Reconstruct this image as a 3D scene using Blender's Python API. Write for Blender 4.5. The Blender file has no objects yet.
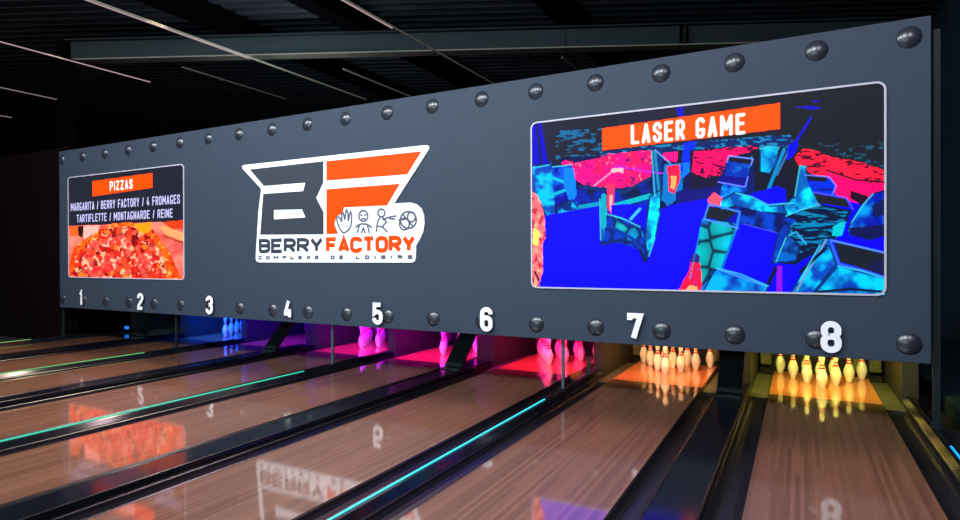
import bpy, bmesh, math, random
import numpy as np
from mathutils import Vector, Matrix
from mathutils.geometry import tessellate_polygon
random.seed(5)
RNG = np.random.default_rng(11)
SC = bpy.context.scene
COL = SC.collection

# ------------------------------------------------------------------ camera
F_PX, YAW, PITCH, ROLL, EYE = 597.97, 0.4902, -0.0040, 0.0033, 1.544
c_, s_ = math.cos(YAW), math.sin(YAW)
R_, F_, U_ = Vector((c_, s_, 0)), Vector((-s_, c_, 0)), Vector((0, 0, 1))
D2 = F_ * math.cos(PITCH) + U_ * math.sin(PITCH)
U2 = U_ * math.cos(PITCH) - F_ * math.sin(PITCH)
R3 = R_ * math.cos(ROLL) - U2 * math.sin(ROLL)
U3 = R_ * math.sin(ROLL) + U2 * math.cos(ROLL)
cd = bpy.data.cameras.new('camera'); cd.sensor_width = 36; cd.lens = F_PX / 960 * 36
cd.clip_start = 0.05; cd.clip_end = 200
cam = bpy.data.objects.new('camera', cd); COL.objects.link(cam)
m = Matrix.Identity(4)
for i in range(3):
    m[i][0], m[i][1], m[i][2] = R3[i], U3[i], -D2[i]
m[2][3] = EYE
cam.matrix_world = m
SC.camera = cam

# real sizes read off the photograph (metres)
PANEL_Y, PANEL_X0, PANEL_X1, PANEL_Z0, PANEL_Z1 = 6.35, -12.564, 1.0, 0.618, 3.608
LANE_W, GAP_N, GAP_W = 1.067, 0.566, 0.720
LX = {8: -0.299}
for k in range(7, 0, -1):
    LX[k] = LX[k + 1] - LANE_W - (GAP_W if k % 2 else GAP_N)
def at(px, py, Y=PANEL_Y):
    v = D2 + R3 * ((px - 480) / F_PX) + U3 * ((260 - py) / F_PX)
    t = Y / v.y
    return (v.x * t, EYE + v.z * t)

# ------------------------------------------------------------------ materials
def mat(name, col, rough=0.5, metal=0.0, coat=0.0, emit=None, estr=0.0, spec=0.5):
    m = bpy.data.materials.new(name); m.use_nodes = True
    b = m.node_tree.nodes['Principled BSDF']
    b.inputs['Base Color'].default_value = (*col, 1)
    b.inputs['Roughness'].default_value = rough
    b.inputs['Metallic'].default_value = metal
    b.inputs['Coat Weight'].default_value = coat
    b.inputs['Coat Roughness'].default_value = 0.06
    b.inputs['Specular IOR Level'].default_value = spec
    if emit:
        b.inputs['Emission Color'].default_value = (*emit, 1)
        b.inputs['Emission Strength'].default_value = estr
    return m
def noisy(name, col_a, col_b, scale=8, rough=0.5, stretch=(1, 1, 1), coat=0.0, metal=0.0, bump=0.0, rvar=0.0, spec=0.15):
    m = mat(name, col_a, rough, metal, coat, spec=spec)
    nt = m.node_tree; N = nt.nodes; L = nt.links; b = N['Principled BSDF']
    tc = N.new('ShaderNodeTexCoord'); mp = N.new('ShaderNodeMapping'); no = N.new('ShaderNodeTexNoise')
    mp.inputs['Scale'].default_value = stretch
    no.inputs['Scale'].default_value = scale; no.inputs['Detail'].default_value = 5
    mx = N.new('ShaderNodeMix'); mx.data_type = 'RGBA'
    mx.inputs['A'].default_value = (*col_a, 1); mx.inputs['B'].default_value = (*col_b, 1)
    L.new(tc.outputs['Object'], mp.inputs['Vector']); L.new(mp.outputs['Vector'], no.inputs['Vector'])
    L.new(no.outputs['Fac'], mx.inputs['Factor']); L.new(mx.outputs['Result'], b.inputs['Base Color'])
    if bump:
        bp = N.new('ShaderNodeBump'); bp.inputs['Strength'].default_value = bump; bp.inputs['Distance'].default_value = 0.01
        L.new(no.outputs['Fac'], bp.inputs['Height']); L.new(bp.outputs['Normal'], b.inputs['Normal'])
    if rvar:
        mr = N.new('ShaderNodeMapRange'); mr.inputs['To Min'].default_value = rough - rvar; mr.inputs['To Max'].default_value = rough + rvar
        L.new(no.outputs['Fac'], mr.inputs['Value']); L.new(mr.outputs['Result'], b.inputs['Roughness'])
    return m
def wood_lane(name, a, b_, dark):
    m = mat(name, a, 0.40, 0, 1.0, spec=0.2)
    nt = m.node_tree; N = nt.nodes; L = nt.links; b = N['Principled BSDF']
    b.inputs['Coat Roughness'].default_value = 0.06
    b.inputs['Coat IOR'].default_value = 2.0
    tc = N.new('ShaderNodeTexCoord'); sp = N.new('ShaderNodeSeparateXYZ'); L.new(tc.outputs['Object'], sp.inputs[0])
    def math_(op, x, v=None):
        n = N.new('ShaderNodeMath'); n.operation = op
        L.new(x, n.inputs[0])
        if v is not None:
            if isinstance(v, (int, float)): n.inputs[1].default_value = v
            else: L.new(v, n.inputs[1])
        return n.outputs[0]
    bx = math_('MULTIPLY', sp.outputs['X'], 1 / 0.0274)
    fl = math_('FLOOR', bx); fr = math_('FRACT', bx)
    # staggered board lengths
    wn0 = N.new('ShaderNodeTexWhiteNoise'); wn0.noise_dimensions = '1D'; L.new(fl, wn0.inputs['W'])
    yy = math_('ADD', math_('MULTIPLY', sp.outputs['Y'], 0.45), math_('MULTIPLY', wn0.outputs['Value'], 7.0))
    yf = math_('FLOOR', yy)
    cb = N.new('ShaderNodeCombineXYZ'); L.new(fl, cb.inputs[0]); L.new(yf, cb.inputs[1])
    wn = N.new('ShaderNodeTexWhiteNoise'); wn.noise_dimensions = '2D'; L.new(cb.outputs[0], wn.inputs['Vector'])
    mp = N.new('ShaderNodeMapping'); mp.inputs['Scale'].default_value = (90, 1.6, 1); L.new(tc.outputs['Object'], mp.inputs['Vector'])
    no = N.new('ShaderNodeTexNoise'); no.inputs['Scale'].default_value = 1.0; no.inputs['Detail'].default_value = 4; L.new(mp.outputs[0], no.inputs['Vector'])
    fac = math_('ADD', math_('MULTIPLY', wn.outputs['Value'], 0.6), math_('MULTIPLY', no.outputs['Fac'], 0.5))
    cr = N.new('ShaderNodeValToRGB'); L.new(fac, cr.inputs[0])
    cr.color_ramp.elements[0].position = 0.12; cr.color_ramp.elements[0].color = (*b_, 1)
    cr.color_ramp.elements[1].position = 0.9; cr.color_ramp.elements[1].color = (*a, 1)
    seam = math_('LESS_THAN', fr, 0.06)
    mx = N.new('ShaderNodeMix'); mx.data_type = 'RGBA'; mx.inputs['B'].default_value = (*dark, 1)
    L.new(cr.outputs[0], mx.inputs['A']); L.new(math_('MULTIPLY', seam, 0.45), mx.inputs['Factor'])
    L.new(mx.outputs['Result'], b.inputs['Base Color'])
    return m
def vcol_screen(name, strength):
    m = bpy.data.materials.new(name); m.use_nodes = True
    nt = m.node_tree; N = nt.nodes; b = N['Principled BSDF']
    at_ = N.new('ShaderNodeAttribute'); at_.attribute_name = 'picture'
    b.inputs['Base Color'].default_value = (0.002, 0.002, 0.003, 1); b.inputs['Roughness'].default_value = 0.4; b.inputs['Specular IOR Level'].default_value = 0.05
    nt.links.new(at_.outputs['Color'], b.inputs['Emission Color'])
    b.inputs['Emission Strength'].default_value = strength
    return m

M = {}
M['panel'] = noisy('slate_laminate', (0.033, 0.046, 0.068), (0.039, 0.054, 0.078), 3, 0.6)
M['rivet'] = mat('gunmetal', (0.018, 0.023, 0.034), 0.30, 0.0, 0.0, spec=0.75)
M['white'] = mat('white_print', (0.88, 0.88, 0.90), 0.5, spec=0.1)
M['border'] = mat('screen_border', (0.48, 0.46, 0.53), 0.5)
M['slate'] = mat('logo_slate', (0.040, 0.047, 0.062), 0.5, spec=0.1)
M['orange'] = mat('logo_orange', (0.95, 0.060, 0.0), 0.5, spec=0.1)
M['ink'] = mat('logo_ink', (0.10, 0.10, 0.14), 0.6, spec=0.1)
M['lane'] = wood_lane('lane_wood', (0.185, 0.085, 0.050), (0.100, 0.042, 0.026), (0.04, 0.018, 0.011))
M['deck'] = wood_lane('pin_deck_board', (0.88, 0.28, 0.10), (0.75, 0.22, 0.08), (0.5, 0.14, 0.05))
M['gutter'] = noisy('gutter_plastic', (0.004, 0.004, 0.006), (0.010, 0.010, 0.013), 6, 0.32, (1, .3, 1), rvar=0.06, spec=0.4)
M['cap'] = noisy('black_gloss', (0.003, 0.0035, 0.006), (0.006, 0.007, 0.011), 5, 0.12, (1, .4, 1), rvar=0.03, spec=0.32)
M['pitgutter'] = noisy('pit_gutter_grey', (0.13, 0.125, 0.09), (0.08, 0.075, 0.055), 7, 0.4)
M['kick'] = noisy('kickback_board', (0.065, 0.06, 0.05), (0.038, 0.035, 0.03), 5, 0.5)
M['pad'] = noisy('pit_pad', (0.20, 0.20, 0.14), (0.12, 0.12, 0.08), 9, 0.7)
M['curtain'] = noisy('pit_cloth', (0.020, 0.020, 0.022), (0.045, 0.045, 0.05), 9, 0.8)
M['pin'] = mat('pin_plastic', (0.86, 0.84, 0.78), 0.25, 0, 0.6)
M['pinred'] = mat('pin_red', (0.75, 0.02, 0.02), 0.3, 0, 0.5)
M['brace'] = noisy('brace_paint', (0.008, 0.014, 0.017), (0.012, 0.019, 0.022), 5, 0.5)
M['post'] = noisy('post_steel', (0.07, 0.085, 0.105), (0.10, 0.12, 0.14), 12, 0.4, metal=0.3)
M['floor'] = noisy('dark_carpet', (0.012, 0.011, 0.014), (0.022, 0.02, 0.024), 30, 0.85)
M['wallred'] = noisy('maroon_wall', (0.0045, 0.0018, 0.002), (0.003, 0.0014, 0.0016), 2.5, 0.9, spec=0.03)
M['wallblack'] = noisy('black_wall', (0.006, 0.006, 0.008), (0.012, 0.012, 0.015), 3, 0.85)
M['wallblue'] = noisy('navy_wall', (0.012, 0.028, 0.045), (0.020, 0.042, 0.060), 1.6, 0.7)
M['roof'] = noisy('roof_sheet', (0.004, 0.005, 0.008), (0.055, 0.068, 0.082), 1.1, 0.4, (0.35, 1.6, 1), metal=0.2)
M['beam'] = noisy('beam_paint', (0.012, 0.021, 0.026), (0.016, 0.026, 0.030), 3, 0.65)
M['flange'] = noisy('flange_lit_tone', (0.13, 0.13, 0.10), (0.17, 0.17, 0.13), 3, 0.5)  # light caught by the lower flange is put into this paler colour
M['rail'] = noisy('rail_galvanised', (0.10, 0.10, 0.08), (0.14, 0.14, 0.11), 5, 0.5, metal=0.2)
M['railbright'] = noisy('rail_pale', (0.30, 0.30, 0.22), (0.40, 0.39, 0.29), 5, 0.45, metal=0.2)  # same rails in a paler tone, for the ones that stand out
M['joist'] = noisy('joist_paint', (0.0008, 0.0008, 0.0014), (0.0014, 0.0014, 0.002), 4, 0.8, spec=0.02)
def led(name, col, s): return mat(name, (0.02, 0.02, 0.02), 0.3, emit=col, estr=s)

# ------------------------------------------------------------------ mesh helpers
def obj(name, bm, material, parent=None, smooth=False):
    me = bpy.data.meshes.new(name)
    bmesh.ops.recalc_face_normals(bm, faces=bm.faces)
    bm.to_mesh(me); bm.free()
    if smooth:
        me.polygons.foreach_set('use_smooth', [True] * len(me.polygons))
    for mm in (material if isinstance(material, list) else [material]): me.materials.append(mm)
    o = bpy.data.objects.new(name, me); COL.objects.link(o)
    if parent: o.parent = parent
    return o
def empty(name, loc=(0, 0, 0)):
    o = bpy.data.objects.new(name, None); COL.objects.link(o); o.location = loc
    o.empty_display_size = 0.1
    return o
def tag(o, label, cat, group=None, kind=None):
    o['label'] = label; o['category'] = cat
    if group: o['group'] = group
    if kind: o['kind'] = kind
    return o
def structure(o, label, cat):
    return tag(o, label, cat, kind='structure')
def box(bm, x0, x1, y0, y1, z0, z1, bevel=0.0):
    r = bmesh.ops.create_cube(bm, size=1.0)
    for v in r['verts']:
        v.co = Vector(((x0 + x1) / 2 + v.co.x * (x1 - x0), (y0 + y1) / 2 + v.co.y * (y1 - y0), (z0 + z1) / 2 + v.co.z * (z1 - z0)))
    if bevel:
        ed = set()
        for v in r['verts']: ed.update(v.link_edges)
        bmesh.ops.bevel(bm, geom=list(ed), offset=bevel, segments=2, affect='EDGES', profile=0.5)
def extrude_profile(bm, prof, y0, y1, closed=True, cap=True, xoff=0.0):
    """prof: list of (x, z), swept along Y."""
    a = [bm.verts.new((xoff + x, y0, z)) for x, z in prof]
    b = [bm.verts.new((xoff + x, y1, z)) for x, z in prof]
    n = len(prof)
    for i in range(n if closed else n - 1):
        j = (i + 1) % n
        bm.faces.new((a[i], a[j], b[j], b[i]))
    if closed and cap:
        bm.faces.new(a); bm.faces.new(list(reversed(b)))
def tube(bm, p, q, r, n=8):
    p, q = Vector(p), Vector(q); d = (q - p); L = d.length; d.normalize()
    rot = d.to_track_quat('Z', 'Y').to_matrix().to_4x4()
    bmesh.ops.create_cone(bm, cap_ends=True, segments=n, radius1=r, radius2=r, depth=L, matrix=Matrix.Translation((p + q) / 2) @ rot)
def bar(bm, p, q, w, t, side):
    """rectangular bar from p to q, width w along `side`, thickness t."""
    p, q = Vector(p), Vector(q); d = (q - p).normalized(); s = Vector(side).normalized(); n = d.cross(s).normalized()
    vs = []
    for c in (p, q):
        for a, b in ((-1, -1), (1, -1), (1, 1), (-1, 1)):
            vs.append(bm.verts.new(c + s * (a * w / 2) + n * (b * t / 2)))
    for f in ((0, 1, 2, 3), (7, 6, 5, 4), (0, 4, 5, 1), (1, 5, 6, 2), (2, 6, 7, 3), (3, 7, 4, 0)):
        bm.faces.new([vs[i] for i in f])
def lathe(bm, prof, n=24):
    rings = []
    for r, z in prof:
        if r < 1e-6: rings.append([bm.verts.new((0, 0, z))])
        else: rings.append([bm.verts.new((r * math.cos(2 * math.pi * i / n), r * math.sin(2 * math.pi * i / n), z)) for i in range(n)])
    for a, b in zip(rings, rings[1:]):
        for i in range(n):
            j = (i + 1) % n
            if len(a) == 1: bm.faces.new((a[0], b[j], b[i]))
            elif len(b) == 1: bm.faces.new((a[i], a[j], b[0]))
            else: bm.faces.new((a[i], a[j], b[j], b[i]))
def prism(bm, outer, holes, y_front, y_back):
    """flat shape with thickness standing in the X-Z plane; outer/holes lists of (x, z)."""
    loops = [outer] + list(holes)
    flat = [p for l in loops for p in l]
    tris = tessellate_polygon([[Vector((x, z, 0)) for x, z in l] for l in loops])
    fr = [bm.verts.new((x, y_front, z)) for x, z in flat]
    bk = [bm.verts.new((x, y_back, z)) for x, z in flat]
    for t in tris:
        try:
            bm.faces.new([fr[i] for i in t]); bm.faces.new([bk[i] for i in reversed(t)])
        except ValueError: pass
    k = 0
    for l in loops:
        n = len(l)
        for i in range(n):
            j = (i + 1) % n
            bm.faces.new((fr[k + i], fr[k + j], bk[k + j], bk[k + i]))
        k += n
def rounded(x0, x1, z0, z1, r, n=6):
    pts = []
    for cx, cz, a0 in ((x1 - r, z1 - r, 0), (x0 + r, z1 - r, 90), (x0 + r, z0 + r, 180), (x1 - r, z0 + r, 270)):
        for i in range(n + 1):
            a = math.radians(a0 + 90 * i / n); pts.append((cx + r * math.cos(a), cz + r * math.sin(a)))
    return pts

# ------------------------------------------------------------------ lettering (stroke font)
c, d = 0.30, 0.13
O_ = [(c, 0), (1 - c, 0), (1, d), (1, 1 - d), (1 - c, 1), (c, 1), (0, 1 - d), (0, d), (c, 0)]
GLYPH = {
 '1': [[(0.15, 0.80), (0.62, 1), (0.62, 0)]],
 '2': [[(0, 0.74), (0, 1 - d), (c, 1), (1 - c, 1), (1, 1 - d), (1, 0.68), (0, 0.14), (0, 0), (1, 0)]],
 '3': [[(0, 0.78), (0, 1 - d), (c, 1), (1 - c, 1), (1, 1 - d), (1, 0.62), (0.72, 0.52), (0.4, 0.52)], [(0.72, 0.52), (1, 0.42), (1, d), (1 - c, 0), (c, 0), (0, d), (0, 0.24)]],
 '4': [[(0.55, 1), (0.0, 0.32), (0.0, 0.22), (1, 0.22)], [(0.72, 0.5), (0.72, 0)]],
 '5': [[(0.95, 1), (0.05, 1), (0.02, 0.52), (c, 0.60), (1 - c, 0.60), (1, 0.48), (1, d), (1 - c, 0), (c, 0), (0, d), (0, 0.25)]],
 '6': [[(1, 0.76), (1, 1 - d), (1 - c, 1), (c, 1), (0, 1 - d), (0, d), (c, 0), (1 - c, 0), (1, d), (1, 0.46), (1 - c, 0.58), (c, 0.58), (0, 0.48)]],
 '7': [[(0, 0.80), (0, 1), (1, 1), (0.35, 0)]],
 '8': [[(c, 0), (1 - c, 0), (1, d), (1, 0.42), (1 - c, 0.52), (c, 0.52), (0, 0.42), (0, d), (c, 0)], [(c, 0.52), (0.02, 0.62), (0.02, 1 - d), (c, 1), (1 - c, 1), (0.98, 1 - d), (0.98, 0.62), (1 - c, 0.52)]],
 'A': [[(0, 0), (0.5, 1), (1, 0)], [(0.2, 0.27), (0.8, 0.27)]],
 'B': [[(0, 0), (0, 1), (1 - c, 1), (1, 1 - d), (1, 0.62), (1 - c, 0.52), (0, 0.52)], [(1 - c, 0.52), (1, 0.42), (1, d), (1 - c, 0), (0, 0)]],
 'C': [[(1, 0.74), (1, 1 - d), (1 - c, 1), (c, 1), (0, 1 - d), (0, d), (c, 0), (1 - c, 0), (1, d), (1, 0.26)]],
 'D': [[(0, 0), (0, 1), (1 - c, 1), (1, 1 - d), (1, d), (1 - c, 0), (0, 0)]],
 'E': [[(1, 1), (0, 1), (0, 0), (1, 0)], [(0, 0.52), (0.85, 0.52)]],
 'F': [[(1, 1), (0, 1), (0, 0)], [(0, 0.50), (0.85, 0.50)]],
 'G': [[(1, 0.85), (1, 1 - d), (1 - c, 1), (c, 1), (0, 1 - d), (0, d), (c, 0), (1 - c, 0), (1, d), (1, 0.39), (0.6, 0.39)]],
 'I': [[(0.5, 0), (0.5, 1)]],
 'L': [[(0, 1), (0, 0), (1, 0)]],
 'M': [[(0, 0), (0, 1), (0.5, 0.3), (1, 1), (1, 0)]],
 'N': [[(0, 0), (0, 1), (1, 0), (1, 1)]],
 'O': [O_],
 'P': [[(0, 0), (0, 1), (1 - c, 1), (1, 1 - d), (1, 0.56), (1 - c, 0.44), (0, 0.44)]],
 'R': [[(0, 0), (0, 1), (1 - c, 1), (1, 1 - d), (1, 0.58), (1 - c, 0.46), (0, 0.46)], [(0.45, 0.46), (1, 0)]],
 'S': [[(1, 0.76), (1, 1 - d), (1 - c, 1), (c, 1), (0, 1 - d), (0, 0.66), (1, 0.36), (1, d), (1 - c, 0), (c, 0), (0, d), (0, 0.24)]],
 'T': [[(0, 1), (1, 1)], [(0.5, 1), (0.5, 0)]],
 'X': [[(0, 0), (1, 1)], [(0, 1), (1, 0)]],
 'Y': [[(0, 1), (0.5, 0.45), (1, 1)], [(0.5, 0.45), (0.5, 0)]],
 'Z': [[(0, 1), (1, 1), (0, 0), (1, 0)]],
 '/': [[(0.1, 0), (0.9, 1)]],
}
NARROW = {'I': 0.35, '1': 0.75, '/': 0.7, ' ': 0.6, 'M': 1.3}
def text_strokes(text, x0, x1, z0, z1, t, gap=0.35):
    """centre lines of the letters of `text`, filling the box; list of polylines."""
    ws = [NARROW.get(ch, 1.0) for ch in text]
    unit = (x1 - x0) / (sum(ws) + gap * (len(text) - 1))
    out = []; x = x0
    for ch, w in zip(text, ws):
        if ch in GLYPH:
            cw = max(unit * w - t, 1e-4)
            for pl in GLYPH[ch]:
                out.append([(x + t / 2 + a * cw if ch != 'I' else x + unit * w / 2, z0 + t / 2 + b * (z1 - z0 - t)) for a, b in pl])
        x += unit * (w + gap)
    return out
def smooth_path(pl, it=2):
    """round the blunt corners of a stroke, keep the square ones."""
    for _ in range(it):
        pts = [Vector(p) for p in pl]; closed = (pts[0] - pts[-1]).length < 1e-6
        if closed: pts = pts[:-1]
        n = len(pts); out = []
        for i in range(n):
            if not closed and i in (0, n - 1): out.append(tuple(pts[i])); continue
            a, p, b = pts[i - 1], pts[i], pts[(i + 1) % n]
            u, v = p - a, b - p
            if u.length < 1e-9 or v.length < 1e-9 or abs(u.angle(v)) > math.radians(72): out.append(tuple(p)); continue
            k = min(u.length, v.length) * 0.27
            out.append(tuple(p - u.normalized() * k)); out.append(tuple(p + v.normalized() * k))
        pl = out + ([out[0]] if closed else [])
    return pl
def ribbon(bm, pl, t, y_front, y_back):
    pl = smooth_path(pl)
    pts = [Vector(p) for p in pl]
    closed = (pts[0] - pts[-1]).length < 1e-6
    if closed: pts = pts[:-1]
    n = len(pts); L, Rr = [], []
    for i in range(n):
        a = pts[i - 1] if (i > 0 or closed) else None
        b = pts[(i + 1) % n] if (i < n - 1 or closed) else None
        d1 = (pts[i] - a).normalized() if a is not None else None
        d2 = (b - pts[i]).normalized() if b is not None else None
        if d1 is None: d1 = d2
        if d2 is None: d2 = d1
        n1 = Vector((-d1.y, d1.x)); n2 = Vector((-d2.y, d2.x)); nn = n1 + n2
        nn = nn.normalized() if nn.length > 1e-4 else n1
        k = min(1 / max(nn.dot(n1), 0.35), 2.2) * t / 2
        L.append(pts[i] + nn * k); Rr.append(pts[i] - nn * k)
    for i in range(n if closed else n - 1):
        j = (i + 1) % n
        yf = y_front - 0.00004 * i           # overlapping pieces never share a plane
        q = (L[i], L[j], Rr[j], Rr[i])
        f = [bm.verts.new((p.x, yf, p.y)) for p in q]; b = [bm.verts.new((p.x, y_back, p.y)) for p in q]
        bm.faces.new(f); bm.faces.new(list(reversed(b)))
        for k in range(4): bm.faces.new((f[k], b[k], b[(k + 1) % 4], f[(k + 1) % 4]))
def letter_mesh(text, x0, x1, z0, z1, t, y_front, y_back, gap=0.35):
    bm = bmesh.new()
    for i, pl in enumerate(text_strokes(text, x0, x1, z0, z1, t, gap)):
        ribbon(bm, pl, t, y_front - 0.0008 * (i % 3), y_back)
    return bm

# ------------------------------------------------------------------ room
bm = bmesh.new(); box(bm, -24, 2.7, -7, 18, -0.22, -0.12)
structure(obj('floor', bm, M['floor']), 'dark carpeted floor under the bowling lanes', 'floor')
bm = bmesh.new(); box(bm, -24, 2.7, -7, -3.0, -0.12, 0.0)
structure(obj('floor_approach', bm, M['lane']), 'wooden approach in front of the lanes', 'floor')
bm = bmesh.new(); box(bm, -24.2, -24, -7, 18, -0.12, 7.4)
structure(obj('wall_left', bm, M['wallred']), 'dark maroon side wall', 'wall')
bm = bmesh.new(); box(bm, 2.7, 2.9, -7, 18, -0.12, 7.4)
structure(obj('wall_right', bm, M['wallblue']), 'dark navy wall right of the lanes', 'wall')
bm = bmesh.new(); box(bm, -24.2, 2.9, 18, 18.2, -0.12, 7.4)
structure(obj('wall_back', bm, M['wallblack']), 'black back wall behind the pinsetters', 'wall')
# partition left of the panel
bm = bmesh.new(); box(bm, -24, -12.62, 6.55, 6.7, -0.12, 3.75)
structure(obj('wall_partition', bm, M['wallred']), 'dark maroon partition left of the grey panel', 'wall')
# corrugated roof sheet, ribs parallel to the beam
B0, B1 = Vector((-14.53, 7.50)), Vector((1.62, 14.90))
bd = (B1 - B0).normalized(); bn = Vector((-bd.y, bd.x))
bm = bmesh.new()
rows = []
pitch = 0.32; nrib = 84
for i in range(nrib * 4 + 1):
    ph = i % 4
    off = -9.0 + (i // 4) * pitch + (0, .12, .16, .28)[ph] * pitch / 0.32
    z = 6.92 + (0.0, 0.0, 0.07, 0.07)[ph]
    a = B0 + bn * off - bd * 14; b = B0 + bn * off + bd * 30
    rows.append((bm.verts.new((a.x, a.y, z)), bm.verts.new((b.x, b.y, z))))
for a, b in zip(rows, rows[1:]): bm.faces.new((a[0], a[1], b[1], b[0]))
bound = [((-24.0, 0, 0), (-1, 0, 0)), ((2.7, 0, 0), (1, 0, 0)), ((0, -7, 0), (0, -1, 0)), ((0, 18, 0), (0, 1, 0))]
for co, no in bound:
    g = list(bm.verts) + list(bm.edges) + list(bm.faces)
    bmesh.ops.bisect_plane(bm, geom=g, plane_co=co, plane_no=no, clear_outer=True)
structure(obj('ceiling', bm, M['roof']), 'dark corrugated metal roof sheet', 'ceiling')

# I beam under the roof, in two bolted lengths
def ibeam(p, q, z0, z1, name, label):
    bm = bmesh.new()
    p3, q3 = Vector((p.x, p.y, 0)), Vector((q.x, q.y, 0)); n = Vector((bn.x, bn.y, 0))
    def seg(zc, w, t): bar(bm, p3 + Vector((0, 0, zc)), q3 + Vector((0, 0, zc)), w, t, n)
    seg((z0 + z1) / 2, 0.05, z1 - z0 - 0.02)
    seg(z1 - 0.012, 0.30, 0.024)
    o = obj(name, bm, M['beam'])
    structure(o, label, 'beam')
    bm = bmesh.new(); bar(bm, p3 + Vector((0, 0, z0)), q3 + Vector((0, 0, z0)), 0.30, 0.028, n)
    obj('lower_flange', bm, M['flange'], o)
    return o
J = B0.lerp(B1, 0.765)
ib = ibeam(B0, J, 5.98, 6.43, 'beam', 'grey green steel roof beam running behind the panel top')
ib2 = ibeam(J + bd * 0.03, B1, 5.98, 6.43, 'beam', 'right length of the grey green roof beam beyond the bolted joint')
bm = bmesh.new()
for pp in (J - bd * 0.05, J + bd * 0.08):
    bar(bm, (pp.x, pp.y, 6.0), (pp.x, pp.y, 6.42), 0.26, 0.02, (bn.x, bn.y, 0))
obj('joint_plate', bm, M['joist'], ib)
bm = bmesh.new(); box(bm, B0.x - 0.13, B0.x + 0.13, B0.y - 0.13, B0.y + 0.13, -0.12, 6.44)
structure(obj('column', bm, M['joist']), 'black steel column under the left end of the roof beam', 'column')
# dark joists along the lanes, above the beam
for x, w, lab in ((-8.4, 0.42, 'wide black roof joist beside the shortest visible light tube'), (-4.3, 0.40, 'wide black roof joist above the middle of the beam'), (-11.0, 0.25, 'narrow black roof joist above the long light tube')):
    bm = bmesh.new(); box(bm, x - w / 2, x + w / 2, 2.0, 17.9, 6.45, 6.90)
    structure(obj('joist', bm, M['joist']), lab, 'joist')

# thin light tubes and rails, parallel to the lanes
TUBE = led('tube_light', (0.60, 0.42, 0.46), 0.75)
TUBE2 = led('tube_light_dim', (0.42, 0.32, 0.33), 0.55)
def ceiling_light(x, y1, z, far, mt, label):
    t = tag(empty('ceiling_light', (x, 2.0, z)), label, 'ceiling light', 'thin light tubes under the roof')
    bm = bmesh.new(); tube(bm, (0, 0, 0), (0, y1 - 2.0, 0), 0.012); obj('light_tube', bm, mt, t)
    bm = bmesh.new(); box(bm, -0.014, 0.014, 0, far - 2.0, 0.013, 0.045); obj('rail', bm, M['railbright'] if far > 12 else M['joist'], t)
    for yy in (3.0, 6.5):
        bm = bmesh.new(); tube(bm, (0, yy - 2.0, 0.06), (0, yy - 2.0, 1.2), 0.004, 6); obj('hanger', bm, M['joist'], t)
ceiling_light(-10.14, 8.76, 5.72, 12.6, TUBE, 'long thin pinkish light tube with a grey rail continuing under the beam')
ceiling_light(-13.53, 8.82, 5.72, 8.9, TUBE, 'thin light tube ending at the left end of the beam, second from the long one')
ceiling_light(-17.13, 9.0, 5.72, 9.1, TUBE2, 'short looking dim light tube high at the left, ending above the maroon partition')
ceiling_light(-20.5, 9.08, 5.72, 9.2, TUBE2, 'tiny leftmost stretch of light tube at the picture edge')
ceiling_light(-6.52, 8.86, 5.72, 13.0, TUBE, 'light tube beside the black joist, ending just above the beam')
for x, y0, y1, lab in ((-11.91, 8.5, 11.5, 'faint thin rail below the left part of the beam'), (-8.91, 10.3, 13.6, 'thin galvanised rail below the bright middle of the beam'), (-4.38, 11.9, 14.5, 'faint rail below the beam nearest the big screen')):
    bm = bmesh.new(); box(bm, x - 0.015, x + 0.015, y0, y1, 5.72, 5.75)
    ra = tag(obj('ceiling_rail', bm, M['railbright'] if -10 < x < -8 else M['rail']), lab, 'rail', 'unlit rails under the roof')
    for yy in (y0 + .2, y1 - .2):
        bm = bmesh.new(); tube(bm, (x, yy, 5.75), (x, yy, 6.93), 0.004, 6); obj('hanger', bm, M['joist'], ra)

# ------------------------------------------------------------------ the big grey panel
bm = bmesh.new(); box(bm, PANEL_X0, PANEL_X1, PANEL_Y, PANEL_Y + 0.06, PANEL_Z0, PANEL_Z1, 0.004)
panel = tag(obj('masking_panel', bm, M['panel']), 'long slate grey panel with rivets and lane numbers hanging above the lanes', 'panel')
bm = bmesh.new()
RR, RH = 0.096, 0.036
Rs = (RR * RR + RH * RH) / (2 * RH); prof = []
amax = math.asin(RR / Rs)
for i in range(9):
    a = amax * (1 - i / 8); prof.append((Rs * math.sin(a), Rs * math.cos(a) - (Rs - RH)))
lathe(bm, [(RR, -0.002)] + prof, 32)
bmesh.ops.rotate(bm, verts=bm.verts, cent=(0, 0, 0), matrix=Matrix.Rotation(math.radians(90), 3, 'X'))
riv0 = obj('rivet', bm, M['rivet'], panel, smooth=True)
first = True
for k in range(20):
    for z in (3.446, 0.778):
        r = riv0 if first else riv0.copy()
        if not first: COL.objects.link(r); r.parent = panel
        first = False
        r.location = (-12.474 + 0.701 * k, PANEL_Y - 0.0005, z)
for n, px in zip('12345678', (81, 140.3, 209.3, 288.3, 377.5, 486.3, 635, 831)):
    cx = at(px, 310, PANEL_Y - 0.04)[0]; w = 0.166 * (0.8 if n == '1' else 1.0)
    bm = letter_mesh(n, cx - w / 2, cx + w / 2, 0.665, 0.955, 0.056, PANEL_Y - 0.042, PANEL_Y - 0.036)
    o = obj('lane_number', bm, M['white'], panel); o['label'] = 'white numeral ' + n

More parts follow.
